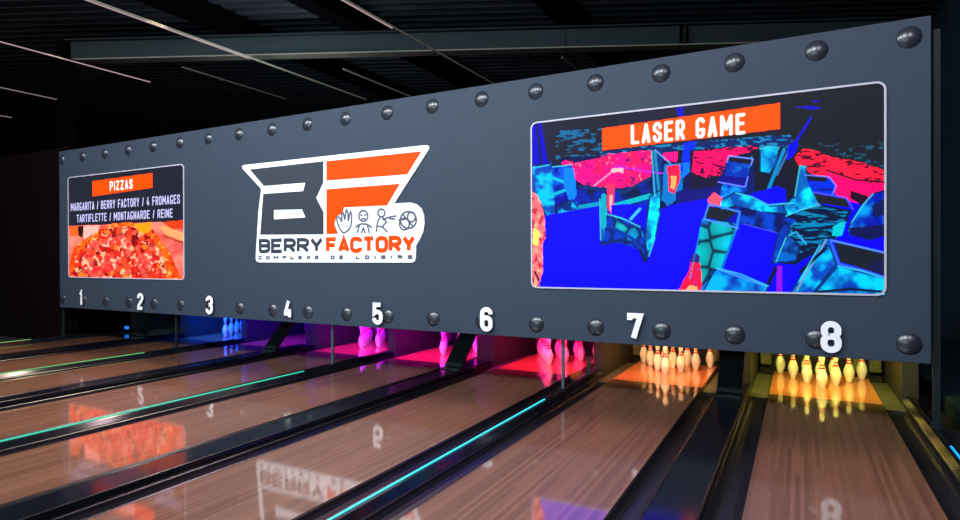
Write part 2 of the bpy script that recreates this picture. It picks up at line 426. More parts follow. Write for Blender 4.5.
# ------------------------------------------------------------------ screens
def srgb2lin(a):
    a = np.asarray(a, float) / 255.0
    return np.where(a <= 0.04045, a / 12.92, ((a + 0.055) / 1.055) ** 2.4)
class Picture:
    """colours for a grid of points on the panel plane, addressed by the points' place on the photo."""
    def __init__(s, x0, x1, z0, z1, nx, nz):
        s.X, s.Z = np.meshgrid(np.linspace(x0, x1, nx), np.linspace(z0, z1, nz))
        P = np.stack([s.X, np.full_like(s.X, PANEL_Y), s.Z - EYE], -1)
        dz = P @ np.array(D2); s.px = 480 + F_PX * (P @ np.array(R3)) / dz; s.py = 260 - F_PX * (P @ np.array(U3)) / dz
        s.c = np.zeros(s.X.shape + (3,)); s.nx, s.nz = nx, nz
    def inside(s, poly, wob=0.0):
        x, y = s.px, s.py
        if wob:
            x = x + wob * (s.noise(0.35, 1) - 0.5) * 2; y = y + wob * (s.noise(0.35, 2) - 0.5) * 2
        r = np.zeros(x.shape, bool); n = len(poly)
        for i in range(n):
            (x1, y1), (x2, y2) = poly[i], poly[i - 1]
            if y1 == y2: continue
            r ^= ((y1 > y) != (y2 > y)) & (x < (x2 - x1) * (y - y1) / (y2 - y1) + x1)
        return r
    def noise(s, freq, seed, sx=1.0, sy=1.0, oct=3):
        out = 0; amp = 1; tot = 0
        for o in range(oct):
            g = np.random.default_rng(seed * 17 + o).random((97, 97))
            u, v = s.px * freq * sx, s.py * freq * sy
            i, j = np.floor(u).astype(int), np.floor(v).astype(int); fu, fv = u - i, v - j
            fu = fu * fu * (3 - 2 * fu); fv = fv * fv * (3 - 2 * fv)
            q = lambda a, b: g[(a % 97), (b % 97)]
            out = out + amp * ((q(i, j) * (1 - fu) + q(i + 1, j) * fu) * (1 - fv) + (q(i, j + 1) * (1 - fu) + q(i + 1, j + 1) * fu) * fv)
            tot += amp; amp *= 0.5; freq *= 2.1
        return out / tot
    def put(s, mask, col, a=1.0):
        col = np.asarray(col, float); k = (mask * a)[..., None]
        s.c = s.c * (1 - k) + col * k
    def fill(s, poly, col, wob=0.0, a=1.0): s.put(s.inside(poly, wob), col, a)
    def blend(s, poly, c1, c2, freq=0.15, seed=3, wob=0.0, lo=0.34, hi=0.62, sx=1, sy=1):
        if c1[0] < 60 and c1[1] > 130: c1 = (0, min(c1[1] * 1.08, 235), 250); c2 = (c2[0] + 4, c2[1] * 0.70, c2[2] * 0.92); freq *= 0.62
        k = np.clip((s.noise(freq, seed, sx, sy) - lo) / (hi - lo), 0, 1)[..., None]
        col = np.asarray(c1, float) * (1 - k) + np.asarray(c2, float) * k
        mk = s.inside(poly, wob)[..., None]; s.c = np.where(mk, col, s.c)
        if c1[0] < 60 and c1[1] > 100:        # dark contour round each stone
            s.put((s.dist(list(poly) + [poly[0]]) < 0.9), (6, 26, 70), 0.65)
    def dist(s, pl, panel=False):
        X, Y = (s.X, s.Z) if panel else (s.px, s.py)
        D = np.full(X.shape, 1e9)
        for (x1, y1), (x2, y2) in zip(pl, pl[1:]):
            dx, dy = x2 - x1, y2 - y1; q = dx * dx + dy * dy + 1e-12
            t = np.clip(((X - x1) * dx + (Y - y1) * dy) / q, 0, 1)
            D = np.minimum(D, np.hypot(X - x1 - t * dx, Y - y1 - t * dy))
        return D
    def line(s, pl, w, col, a=1.0, soft=0.5):
        s.put(np.clip((w / 2 - s.dist(pl)) / soft + 0.5, 0, 1), col, a)
    def text(s, t, x0, x1, z0, z1, w, col, gap=0.35):
        cell = (s.X[0, 1] - s.X[0, 0])
        box_ = (s.X > x0 - .1) & (s.X < x1 + .1) & (s.Z > z0 - .1) & (s.Z < z1 + .1)
        m_ = np.zeros(s.X.shape)
        ii = np.where(box_.any(1))[0]; jj = np.where(box_.any(0))[0]
        sl = np.s_[ii[0]:ii[-1] + 1, jj[0]:jj[-1] + 1]
        X, Z = s.X[sl], s.Z[sl]; mm = np.zeros(X.shape)
        for pl in text_strokes(t, x0, x1, z0, z1, w, gap):
            for (a1, b1), (a2, b2) in zip(pl, pl[1:]):
                dx, dy = a2 - a1, b2 - b1; q = dx * dx + dy * dy + 1e-12
                tt = np.clip(((X - a1) * dx + (Z - b1) * dy) / q, 0, 1)
                mm = np.maximum(mm, np.clip((w / 2 - np.hypot(X - a1 - tt * dx, Z - b1 - tt * dy)) / cell + 0.5, 0, 1))
        m_[sl] = mm; s.put(m_, col)
    def cells(s, poly, size, colf, seed, edge=None, ew=1.2, wob=0.0, jitter=0.9):
        """irregular cells (stones, toppings), each with its own colour."""
        mk = s.inside(poly, wob); idx = np.where(mk)
        if not len(idx[0]): return
        x, y = s.px[idx], s.py[idx]; g = np.random.default_rng(seed)
        xs = np.arange(x.min() - size, x.max() + size, size); ys = np.arange(y.min() - size, y.max() + size, size)
        sx, sy = np.meshgrid(xs, ys); sx = (sx + (g.random(sx.shape) - .5) * size * jitter).ravel(); sy = (sy + (g.random(sy.shape) - .5) * size * jitter).ravel()
        col = np.array([colf(g) for _ in sx]); d1 = np.full(x.shape, 1e9); d2 = d1.copy(); k = np.zeros(x.shape, int)
        for n in range(len(sx)):
            dd = np.hypot(x - sx[n], y - sy[n]); nw = dd < d1
            d2 = np.where(nw, d1, np.minimum(d2, dd)); k = np.where(nw, n, k); d1 = np.where(nw, dd, d1)
        cc = col[k]
        if edge is not None:
            e = np.clip((d2 - d1) / ew, 0, 1)[:, None]; cc = np.asarray(edge, float) * (1 - e) + cc * e
            cc = cc * (1.12 - 0.35 * np.clip(d1 / size, 0, 1))[:, None]
        s.c[idx] = cc
    def build(s, name, material, parent, y):
        nx, nz = s.nx, s.nz
        co = np.stack([s.X, np.full_like(s.X, y), s.Z], -1).reshape(-1, 3)
        q = np.arange(nx * nz).reshape(nz, nx)
        f = np.stack([q[:-1, :-1], q[:-1, 1:], q[1:, 1:], q[1:, :-1]], -1).reshape(-1, 4)
        me = bpy.data.meshes.new(name)
        me.vertices.add(len(co)); me.vertices.foreach_set('co', co.ravel().astype(np.float32))
        me.loops.add(f.size); me.loops.foreach_set('vertex_index', f.ravel().astype(np.int32))
        me.polygons.add(len(f)); me.polygons.foreach_set('loop_start', np.arange(0, f.size, 4, dtype=np.int32))
        me.update(calc_edges=True)
        at_ = me.color_attributes.new('picture', 'FLOAT_COLOR', 'POINT')
        lin = srgb2lin(np.clip(s.c, 0, 255)).reshape(-1, 3)
        lin = lin * (1 + 1.1 * np.clip((lin - 0.75) / 0.25, 0, 1))     # a bright display drives its strongest channel past white
        at_.data.foreach_set('color', np.concatenate([lin, np.ones((len(lin), 1))], 1).ravel().astype(np.float32))
        me.materials.append(material)
        o = bpy.data.objects.new(name, me); COL.objects.link(o); o.parent = parent
        return o
def screen(x0, x1, z0, z1, label, pic):
    t = tag(empty('display_screen', (0, 0, 0)), label, 'screen')
    bm = bmesh.new(); prism(bm, rounded(x0, x1, z0, z1, 0.075), [rounded(x0 + 0.017, x1 - 0.017, z0 + 0.017, z1 - 0.017, 0.059)], PANEL_Y - 0.016, PANEL_Y - 0.001)
    obj('frame', bm, M['border'], t)
    pic.build('picture', M['screen'], t, PANEL_Y - 0.006)
M['screen'] = vcol_screen('lit_display', 1.0)

# --- laser arena screen (infra-red looking scene with stone barriers)
SX0, SX1, SZ0, SZ1 = -2.718, 0.680, 1.192, 3.093
A = Picture(SX0 + 0.012, SX1 - 0.012, SZ0 + 0.012, SZ1 - 0.012, 620, 348)
ALL = [(500, 60), (920, 60), (920, 320), (500, 320)]
A.c[:] = (32, 34, 46)
A.blend([(531, 118), (700, 100), (700, 170), (531, 170)], (32, 34, 48), (36, 36, 66), 0.03, 5)
def streaks(poly, col, seed, thr=0.6, sx=0.16, sy=0.5, a=0.9):
    n = A.noise(1.0, seed, sx, sy, 2); A.put(A.inside(poly) * np.clip((n - thr) / 0.08, 0, 1), col, a)
streaks([(556, 131), (606, 128), (606, 162), (556, 165)], (24, 120, 185), 21, 0.55)
A.fill([(600, 152), (700, 141), (790, 135), (800, 152), (700, 160), (600, 166)], (18, 40, 110), 1.0)
streaks([(600, 150), (790, 134), (800, 156), (600, 166)], (20, 150, 210), 22, 0.5)
streaks([(778, 146), (884, 140), (884, 178), (800, 164)], (28, 100, 130), 23, 0.64)
# floor
A.fill([(531, 205), (600, 196), (650, 190), (720, 178), (885, 196), (890, 300), (525, 300)], (8, 0, 246))
A.fill([(560, 158), (700, 150), (700, 200), (640, 214), (560, 212)], (10, 20, 90))
A.blend([(575, 186), (650, 182), (652, 206), (575, 212)], (0, 40, 200), (8, 24, 70), 0.12, 31)
# red heat bands
hot = [(561, 163), (566, 160), (575, 163), (600, 158), (604, 155), (640, 151), (652, 151), (651, 176), (640, 184), (622, 188), (600, 187), (585, 185), (576, 180), (573, 170)]
A.blend(hot, (255, 20, 110), (255, 0, 150), 0.1, 6, 1.0)
A.put(A.inside(hot) * (A.noise(0.3, 8) > 0.66), (110, 0, 130), 0.85)
A.put(A.inside(hot) * (A.noise(0.3, 9) > 0.76), (255, 150, 170), 0.9)
A.fill([(612, 168), (624, 168), (623, 173), (611, 172)], (250, 210, 220), 1.0)
A.line([(560, 214), (600, 210), (650, 196)], 5, (0, 200, 220)); A.line([(582, 187), (625, 192), (650, 178)], 3, (10, 50, 120))
A.fill([(653, 150), (662, 150), (662, 200), (652, 200)], (10, 50, 150)); A.line([(655, 152), (660, 200)], 3, (20, 150, 200))
A.fill([(663, 153), (678, 152), (677, 162), (664, 160)], (255, 10, 150)); A.fill([(678, 150), (684, 150), (683, 163), (678, 163)], (20, 24, 40))
A.line([(655, 150), (672, 165), (684, 164)], 1.6, (110, 170, 230)); A.line([(615, 166), (650, 172), (668, 174)], 1.6, (190, 40, 230))
A.line([(594, 186), (612, 172)], 1.4, (230, 170, 220))
A.fill([(664, 164), (684, 164), (682, 196), (668, 206), (662, 200)], (0, 130, 220), 1.0)
A.fill([(667, 166), (680, 165), (680, 180), (674, 194), (669, 190)], (255, 20, 80), 1.0); A.fill([(671, 176), (677, 176), (675, 190), (671, 188)], (255, 190, 110), 1.0)
A.fill([(676, 192), (722, 176), (715, 200), (676, 214)], (20, 20, 130)); A.fill([(668, 206), (722, 196), (715, 205), (700, 232), (668, 232)], (8, 0, 246))
A.fill([(684, 143), (696, 141), (693, 168), (684, 176), (681, 170)], (0, 50, 245), 0.6); A.fill([(683, 163), (692, 163), (690, 172), (683, 178)], (0, 130, 240), 0.5)
pink2 = [(694, 152), (752, 146), (758, 149), (735, 156), (726, 166), (722, 174), (706, 178), (692, 172)]
A.fill([(690, 150), (760, 145), (730, 185), (690, 190)], (26, 22, 60)); A.fill(pink2, (255, 0, 110), 1.2)
A.put(A.inside(pink2) * (A.noise(0.28, 12, 0.6, 1.4) > 0.62), (70, 0, 70), 0.9)
# left pillars
A.fill([(532, 124), (541, 122), (549, 168), (549, 176), (532, 176)], (6, 0, 225)); A.line([(537, 124), (542, 168)], 2.2, (30, 30, 60))
A.blend([(532, 166), (549, 164), (552, 158), (555, 190), (556, 216), (546, 216), (540, 202), (532, 190)], (0, 200, 235), (0, 110, 220), 0.2, 14, 0.8)
A.blend([(552, 167), (572, 165), (578, 200), (576, 216), (556, 218)], (0, 100, 240), (0, 10, 170), 0.16, 15, 0.8)
A.line([(553, 178), (564, 182)], 3, (0, 210, 235)); A.line([(552, 195), (566, 190)], 3, (0, 200, 225)); A.fill([(564, 168), (574, 168), (577, 195), (570, 204), (564, 185)], (0, 140, 250), 0.8)
A.blend([(556, 206), (572, 200), (580, 210), (578, 219), (556, 218)], (0, 190, 210), (0, 60, 150), 0.25, 16, 0.8)
A.fill([(548, 215), (600, 206), (640, 214), (640, 300), (540, 300)], (8, 0, 246))
A.line([(580, 207), (604, 203)], 4, (0, 170, 215))
per = [(531, 190), (538, 196), (542, 205), (545, 220), (546, 238), (543, 243), (543, 272), (538, 290), (531, 292)]
A.blend(per, (255, 190, 160), (250, 120, 130), 0.2, 18, 0.6); A.put(A.inside(per) * (A.noise(0.3, 19, 1.2, .6) > 0.6), (215, 50, 80)); A.fill([(534, 228), (540, 232), (538, 246), (533, 244)], (255, 240, 120), 0.8); A.line([(535, 272), (539, 280)], 2, (40, 40, 60))
# broken barrier in the middle
A.blend([(600, 198), (607, 198), (608, 214), (622, 216), (640, 226), (648, 234), (647, 262), (642, 250), (622, 242), (606, 238), (602, 245)], (0, 200, 215), (0, 40, 190), 0.17, 24, 1.0, 0.35, 0.6)
A.cells([(605, 213), (640, 226), (645, 250), (604, 240)], 12, lambda g: [(0, 200, 210), (0, 150, 210), (0, 60, 200), (10, 190, 200)][g.integers(4)], 4, edge=(5, 30, 110), ew=4)
A.line([(606, 224), (632, 238), (644, 252)], 3, (0, 60, 180)); A.line([(640, 250), (645, 261)], 2.5, (14, 30, 60)); A.line([(602, 244), (622, 240)], 3, (10, 40, 110))
A.line([(604, 196), (604, 226)], 5, (0, 190, 215))
A.blend([(650, 196), (661, 190), (660, 215), (655, 240), (648, 258), (645, 240), (647, 220)], (0, 235, 220), (0, 150, 215), 0.15, 25, 0.7)
A.fill([(607, 184), (615, 183), (614, 206), (611, 214), (608, 210)], (255, 50, 110), 0.8); A.fill([(609, 195), (613, 195), (612, 211), (610, 210)], (250, 190, 190), 0.5)
A.line([(631, 219), (640, 209)], 3.5, (20, 210, 225)); A.fill([(611, 205), (628, 204), (647, 206), (646, 222), (630, 222), (612, 214)], (8, 0, 240), 0.3); A.line([(631, 219), (640, 209)], 3.0, (60, 210, 235))
# centre boxes and boulders
A.fill([(718, 186), (728, 160), (758, 160), (770, 180), (800, 200), (795, 235), (715, 225)], (8, 24, 120), 1.0)
A.fill([(752, 150), (768, 146), (800, 150), (795, 200), (770, 196), (755, 190)], (24, 26, 46), 0.8)
A.blend([(722, 184), (727, 160), (751, 164), (748, 190), (735, 205), (716, 204)], (0, 150, 240), (0, 70, 210), 0.16, 26, 0.6)
A.fill([(729, 157), (752, 160), (751, 164), (728, 161)], (26, 28, 44)); A.line([(727, 162), (729, 156), (753, 159), (751, 165)], 1.4, (120, 160, 250))
A.fill([(721, 175), (747, 178), (745, 186), (718, 181)], (16, 10, 150)); A.line([(718, 182), (745, 187), (748, 177)], 1.3, (130, 140, 250))
A.blend([(760, 149), (768, 146), (779, 148), (777, 163), (770, 174), (760, 172)], (0, 205, 240), (0, 140, 220), 0.14, 27, 0.8)
A.line([(784, 150), (769, 188)], 3.6, (0, 150, 220)); A.line([(789, 150), (777, 175)], 2, (60, 120, 190))
A.line([(811, 118), (792, 148)], 2.2, (20, 20, 235)); A.fill([(787, 160), (788, 147), (796, 140), (799, 144), (793, 156)], (10, 6, 250), 0.6)
A.fill([(795, 107), (812, 106), (823, 108), (812, 110)], (30, 20, 220)); A.fill([(812, 100), (821, 101), (814, 103)], (30, 20, 200))
A.fill([(676, 110), (683, 105), (684, 116), (680, 118)], (20, 10, 220))
A.fill([(745, 196), (777, 186), (786, 190), (786, 202), (770, 206), (746, 205)], (8, 0, 240), 0.5)
A.blend([(715, 203), (736, 192), (750, 196), (770, 206), (795, 202), (792, 214), (760, 212), (735, 206), (722, 210)], (0, 210, 235), (0, 120, 210), 0.14, 28, 0.8)
A.fill([(708, 198), (714, 192), (722, 198), (720, 207), (708, 206)], (255, 90, 120), 0.8)
# right heat bands
red = [(795, 158), (803, 149), (812, 150), (830, 157), (858, 162), (884, 170), (884, 192), (868, 198), (845, 190), (822, 178), (800, 168)]
A.fill(red, (255, 30, 70), 1.0); A.put(A.inside(red) * (A.noise(0.3, 33, 0.4, 1.3) > 0.60), (60, 10, 40), 0.85)
A.fill([(826, 172), (850, 180), (884, 184), (884, 194), (866, 206), (838, 198), (828, 184)], (255, 0, 120), 1.0); A.line([(826, 170), (856, 180), (884, 182)], 2, (80, 10, 60)); A.fill([(850, 190), (868, 196), (862, 206), (850, 198)], (40, 12, 40), 0.6)
# right boulders
A.blend([(800, 166), (806, 166), (808, 180), (815, 186), (822, 208), (806, 218), (788, 216), (783, 206), (795, 196)], (0, 220, 230), (0, 150, 220), 0.15, 34, 0.8)
A.fill([(806, 180), (830, 178), (836, 185), (834, 196), (812, 192)], (0, 50, 230), 0.6); A.fill([(808, 176), (828, 177), (826, 182), (808, 181)], (24, 24, 50)); A.line([(805, 175), (829, 177), (836, 186), (832, 195)], 1.3, (110, 140, 240)); streaks([(808, 183), (834, 187), (832, 196), (810, 190)], (10, 20, 120), 35, 0.5, 0.1, .6)
A.fill([(813, 193), (846, 199), (850, 208), (818, 203)], (30, 34, 46)); A.line([(812, 192), (846, 198), (853, 209)], 1.6, (80, 90, 245)); A.line([(816, 204), (850, 211)], 1.3, (150, 120, 240))
A.fill([(786, 216), (820, 204), (852, 210), (842, 232), (830, 245), (795, 265), (770, 262), (778, 240)], (10, 26, 66), 0.6)
streaks([(786, 216), (820, 206), (848, 212), (836, 238), (780, 262), (775, 250)], (0, 150, 210), 36, 0.47, 0.09, 0.5)
A.blend([(778, 240), (790, 236), (800, 246), (796, 262), (772, 262)], (0, 110, 220), (10, 40, 120), 0.14, 37, 0.8); A.line([(776, 256), (784, 238), (796, 232), (806, 244)], 2, (30, 180, 230))
A.blend([(850, 222), (862, 205), (872, 194), (886, 190), (886, 238), (868, 240), (848, 232)], (0, 170, 240), (0, 40, 200), 0.07, 38, 0.6); A.fill([(872, 206), (886, 198), (886, 214), (874, 218)], (14, 30, 90), 1.0); A.fill([(850, 228), (886, 224), (886, 242), (850, 236)], (16, 24, 90), 1.0); A.fill([(868, 241), (886, 236), (886, 258), (870, 250)], (10, 0, 245))
A.fill([(838, 232), (868, 242), (868, 250), (836, 242)], (8, 0, 245)); A.fill([(833, 226), (846, 221), (842, 236), (832, 236)], (0, 215, 225), 0.6)
A.fill([(826, 238), (840, 262), (818, 294), (795, 294)], (0, 90, 220), 0.3)
A.blend([(820, 244), (830, 246), (836, 264), (812, 294), (790, 294)], (0, 200, 235), (0, 110, 220), 0.1, 39, 0.5); A.line([(797, 290), (826, 240)], 2.2, (110, 170, 210)); A.line([(800, 272), (826, 248)], 3, (14, 20, 60))
A.fill([(834, 242), (884, 253), (884, 275), (840, 262)], (28, 34, 48)); A.line([(830, 240), (886, 253)], 2, (90, 150, 240)); A.line([(830, 240), (839, 264), (886, 277)], 2.6, (50, 110, 250)); A.fill([(872, 262), (884, 258), (884, 276), (866, 270)], (24, 30, 80), 0.5)
A.blend([(838, 266), (886, 279), (886, 296), (812, 296)], (0, 205, 225), (0, 90, 210), 0.08, 40, 0.3); A.line([(818, 292), (850, 289), (886, 292)], 2.5, (16, 30, 60)); A.line([(812, 294), (838, 266)], 1.6, (10, 50, 130))
# sunken floor in the middle and the stone wall left of it
A.fill([(738, 206), (796, 220), (780, 234), (776, 238), (726, 226)], (0, 40, 180)); A.blend([(738, 206), (796, 220), (780, 236), (730, 224)], (0, 70, 220), (10, 20, 100), 0.1, 41)
A.fill([(735, 223), (778, 233), (772, 262), (777, 264), (765, 286), (722, 268)], (8, 0, 250)); A.line([(744, 224), (778, 233)], 1.2, (70, 80, 230))
A.blend([(778, 233), (786, 222), (790, 230), (776, 262), (771, 264)], (0, 150, 230), (0, 80, 210), 0.1, 42)
wall_l = [(702, 219), (738, 224), (733, 240), (722, 270), (712, 296), (680, 296), (694, 258)]
A.cells(wall_l, 19, lambda g: [(0, 200, 220), (0, 170, 225), (0, 120, 220), (0, 190, 200)][g.integers(4)], 6, edge=(12, 34, 70), ew=4, jitter=0.8)
A.line([(738, 224), (722, 268)], 2.5, (0, 130, 220)); A.fill([(708, 206), (738, 212), (735, 222), (705, 218)], (28, 34, 46)); A.fill([(727, 220), (738, 212), (736, 223)], (10, 0, 200)); A.line([(704, 220), (709, 204), (740, 212), (736, 230)], 2, (60, 140, 235)); A.line([(704, 219), (738, 228)], 1.8, (80, 160, 240))
A.blend([(716, 268), (768, 286), (764, 298), (700, 298)], (0, 180, 235), (0, 90, 215), 0.09, 43); A.line([(718, 269), (766, 286)], 2, (60, 160, 240)); A.line([(768, 284), (776, 268)], 4, (14, 24, 60))
A.fill([(777, 266), (782, 266), (782, 296), (776, 296)], (150, 20, 230)); A.fill([(782, 266), (795, 272), (783, 294)], (20, 0, 250))
fl = [(678, 292), (684, 280), (690, 268), (692, 258), (698, 258), (701, 272), (702, 284), (700, 296), (678, 296)]
A.fill(fl, (255, 20, 70), 1.2); A.put(A.inside(fl) * (A.noise(0.25, 45) > 0.55), (200, 30, 140)); A.fill([(684, 292), (690, 285), (697, 287), (699, 296), (682, 296)], (255, 190, 130), 0.9)
A.fill([(689, 262), (694, 252), (700, 256), (699, 263)], (60, 30, 130), 0.6)
A.line([(700, 232), (690, 278)], 1.2, (0, 140, 220))
# bright rims where the heat camera outlines the blocks
for pl in ([(760, 149), (768, 146), (779, 148)], [(716, 268), (740, 274), (768, 286)], [(838, 266), (862, 271), (886, 279)], [(652, 152), (655, 196)], [(606, 214), (622, 218), (640, 227)], [(795, 196), (800, 166), (806, 167)], [(852, 222), (863, 205), (873, 194)], [(786, 216), (800, 210), (820, 205)], [(553, 167), (572, 165)], [(534, 168), (549, 165)], [(736, 193), (752, 197), (768, 205), (794, 203)], [(776, 262), (786, 238)], [(600, 199), (601, 240)], [(655, 238), (649, 256)], [(820, 245), (799, 282)]):
    A.line(pl, 1.5, (70, 230, 245), 0.85)
# banner
A.fill([(602.3, 128.5), (780, 103), (780, 129), (602.3, 150.5)], (255, 92, 0))
tx0 = at(631, 130)[0]; tx1 = at(745.5, 120)[0]; tz0 = at(688, 139)[1]; tz1 = at(688, 117.2)[1]
A.text('LASER GAME', tx0, tx1, at(660, 142)[1], at(660, 122)[1], 0.033, (250, 248, 250), 0.28)
screen(SX0, SX1, SZ0, SZ1, 'large lit screen right on the panel reading LASER GAME over a blue arena', A)

# --- pizza menu screen
Q = Picture(-12.245 + 0.012, -8.852 - 0.012, SZ0 + 0.012, SZ1 - 0.012, 480, 270)
Q.c[:] = (36, 40, 54)
zp = at(120, 223.5)[1]
low = [(40, 227.5), (69, 226), (185, 221), (200, 220), (200, 300), (40, 300)]
Q.blend(low, (245, 150, 130), (230, 100, 90), 0.08, 51)
Q.fill([(69, 226), (78, 226), (82, 236), (70, 236)], (240, 110, 40), 0.5); Q.fill([(78, 226), (84, 226), (83, 238), (79, 236)], (50, 20, 20), 0.5)
Q.fill([(84, 226), (100, 225), (97, 240), (84, 244)], (255, 200, 190), 0.6)
crust = [(69, 280), (70, 262), (74, 248), (84, 240), (100, 230), (112, 224), (130, 222), (150, 226), (160, 238), (170, 252), (177, 268), (184, 282)]
Q.blend(crust, (255, 120, 20), (240, 70, 10), 0.16, 52, 1.0)
Q.put(Q.inside(crust) * (Q.noise(0.3, 60) > 0.63), (255, 190, 90)); Q.put(Q.inside(crust) * (Q.noise(0.3, 61) > 0.68), (200, 20, 10))
tops = [(74, 282), (75, 262), (80, 250), (96, 238), (108, 228), (130, 226), (146, 232), (156, 244), (165, 258), (168, 282)]
pal = [(255, 80, 45), (255, 105, 85), (250, 190, 140), (225, 25, 15), (255, 130, 50), (255, 90, 75), (240, 45, 25), (255, 55, 30), (255, 70, 40), (170, 20, 15)]
Q.cells(tops, 5.6, lambda g: pal[g.integers(len(pal))], 8, edge=(215, 60, 30), ew=1.0, wob=1.0)
Q.put(Q.inside(tops) * (Q.noise(0.26, 55) > 0.71), (255, 215, 170), 0.9); Q.put(Q.inside(tops) * (Q.noise(0.3, 56) > 0.69), (130, 12, 20), 0.9)
for (ex, ey, ew_, eh) in ((88, 262, 6, 9), (110, 264, 9, 8), (145, 261, 10, 8), (107, 243, 7, 4), (126, 244, 6, 6), (96, 272, 7, 6)):
    mk = ((Q.px - ex) / ew_) ** 2 + ((Q.py - ey) / eh) ** 2 < 1
    Q.put(mk, (255, 105, 95), 0.75); Q.put(mk * (Q.noise(0.32, 57) > 0.56), (240, 45, 45), 0.9); Q.put(mk * (Q.noise(0.35, 58) > 0.64), (255, 220, 180), 0.9)
Q.fill([(134, 224), (152, 222), (150, 232), (142, 234)], (255, 175, 20), 0.8)
Q.fill([(160, 226), (165, 226), (184, 233), (184, 241), (165, 234)], (255, 185, 110), 0.6); Q.fill([(163, 222), (185, 220), (185, 230), (170, 228)], (230, 70, 20), 0.8); Q.line([(164, 236), (184, 243)], 1.5, (200, 60, 30))
Q.fill([(92.7, 181.3), (152.7, 173), (152.7, 187.8), (92.7, 196.4)], (255, 88, 0))
def pz(x, y): return at(x, y)
Q.text('PIZZAS', at(110, 185)[0], at(133, 181)[0], at(121, 190)[1], at(121, 180.2)[1], 0.034, (255, 240, 240), 0.3)
Q.text('MARGARITA / BERRY FACTORY / 4 FROMAGES', at(71, 205)[0], at(180.3, 200)[0], at(125, 207.5)[1], at(125, 198.8)[1], 0.024, (225, 220, 240), 0.22)
Q.text('TARTIFLETTE / MONTAGNARDE / REINE', at(77, 218)[0], at(173, 212)[0], at(125, 220)[1], at(125, 211.6)[1], 0.024, (225, 220, 240), 0.22)
screen(-12.245, -8.852, SZ0, SZ1, 'smaller looking lit menu screen on the far left of the panel showing a pizza', Q)

# ------------------------------------------------------------------ logo sign
logo = tag(empty('logo_sign', (0, 0, 0)), 'white, slate and orange BERRY FACTORY sign on the middle of the panel', 'sign')
YB = PANEL_Y - 0.004
def shape(name, outer, mt, yf, yb, holes=(), label=None):
    bm = bmesh.new(); prism(bm, [at(*p) for p in outer], [[at(*p) for p in h] for h in holes], yf, yb)
    o = obj(name, bm, mt, logo)
    if label: o['label'] = label
    return o
shape('backing_plate', [(242.6, 166.3), (244, 165.2), (426, 145.2), (429.3, 146), (429.8, 148.6), (394.6, 203.6), (411, 202.6), (417, 204.3), (421.8, 208.5), (424.4, 215), (425, 223), (423.6, 232), (420.5, 239), (416.6, 245.5), (416.2, 257.5), (415.4, 261), (412.6, 262.6), (260, 262.4), (257, 261.3), (256.2, 258), (259, 212), (261.7, 190), (260.8, 187.8), (243, 168.6)], M['white'], PANEL_Y - 0.012, PANEL_Y - 0.0005, label='white cut-out backing')
y1, y2 = PANEL_Y - 0.016, PANEL_Y - 0.011
shape('letter_b', [(250.6, 169.6), (324, 161.4), (324, 182.4), (316.8, 198), (324.2, 212.2), (324.2, 234.3), (261, 234.7), (264, 194.0), (304, 191.2), (306, 182.7), (264.3, 186), (263.6, 184.8)], M['slate'], y1, y2, [[(274.6, 210), (302.7, 209.3), (306.3, 217.4), (274.6, 219.5)]], 'slate angular letter B')
shape('letter_f', [(327.2, 161.3), (422, 151.5), (407.8, 174.4), (327.2, 180.6)], M['orange'], y1, y2, label='upper orange bar of the letter F')
shape('letter_f', [(327.2, 189.4), (400.6, 183.8), (387.6, 205.4), (344.4, 207.4), (343.2, 214), (337, 216), (335.2, 224), (338.6, 233.6), (327.2, 234.2)], M['orange'], y1, y2, label='lower orange part of the letter F')
x0, x1 = at(259.6, 245)[0], at(323.6, 245)[0]
obj('lettering', letter_mesh('BERRY', x0, x1, at(290, 253)[1], at(290, 238.2)[1], 0.052, y1, y2, 0.08), M['slate'], logo)['label'] = 'slate word BERRY'
x0, x1 = at(326.8, 245)[0], at(416, 245)[0]
obj('lettering', letter_mesh('FACTORY', x0, x1, at(372, 252.8)[1], at(372, 236.2)[1], 0.058, y1, y2, 0.05), M['orange'], logo)['label'] = 'orange word FACTORY'
x0, x1 = at(259.3, 257)[0], at(413, 257)[0]
wds = [NARROW.get(ch, 1.0) for ch in 'COMPLEXE DE LOISIRS']; un = (x1 - x0) / (sum(wds) + 1.2 * (len(wds) - 1))
for i0, i1 in ((0, 8), (9, 11), (12, 19)):
    xa = x0 + un * (sum(wds[:i0]) + 1.2 * i0); xb = x0 + un * (sum(wds[:i1]) + 1.2 * (i1 - 1)); wd = 'COMPLEXE DE LOISIRS'[i0:i1]
    obj('lettering', letter_mesh(wd, xa, xb, at(335, 259.3)[1], at(335, 255.4)[1], 0.019, y1, y2, 1.2), M['ink'], logo)['label'] = 'small dark word ' + wd
def arc(cx, cy, rx, ry, a0, a1, n=12): return [(cx + rx * math.cos(math.radians(a0 + (a1 - a0) * i / n)), cy + ry * math.sin(math.radians(a0 + (a1 - a0) * i / n))) for i in range(n + 1)]
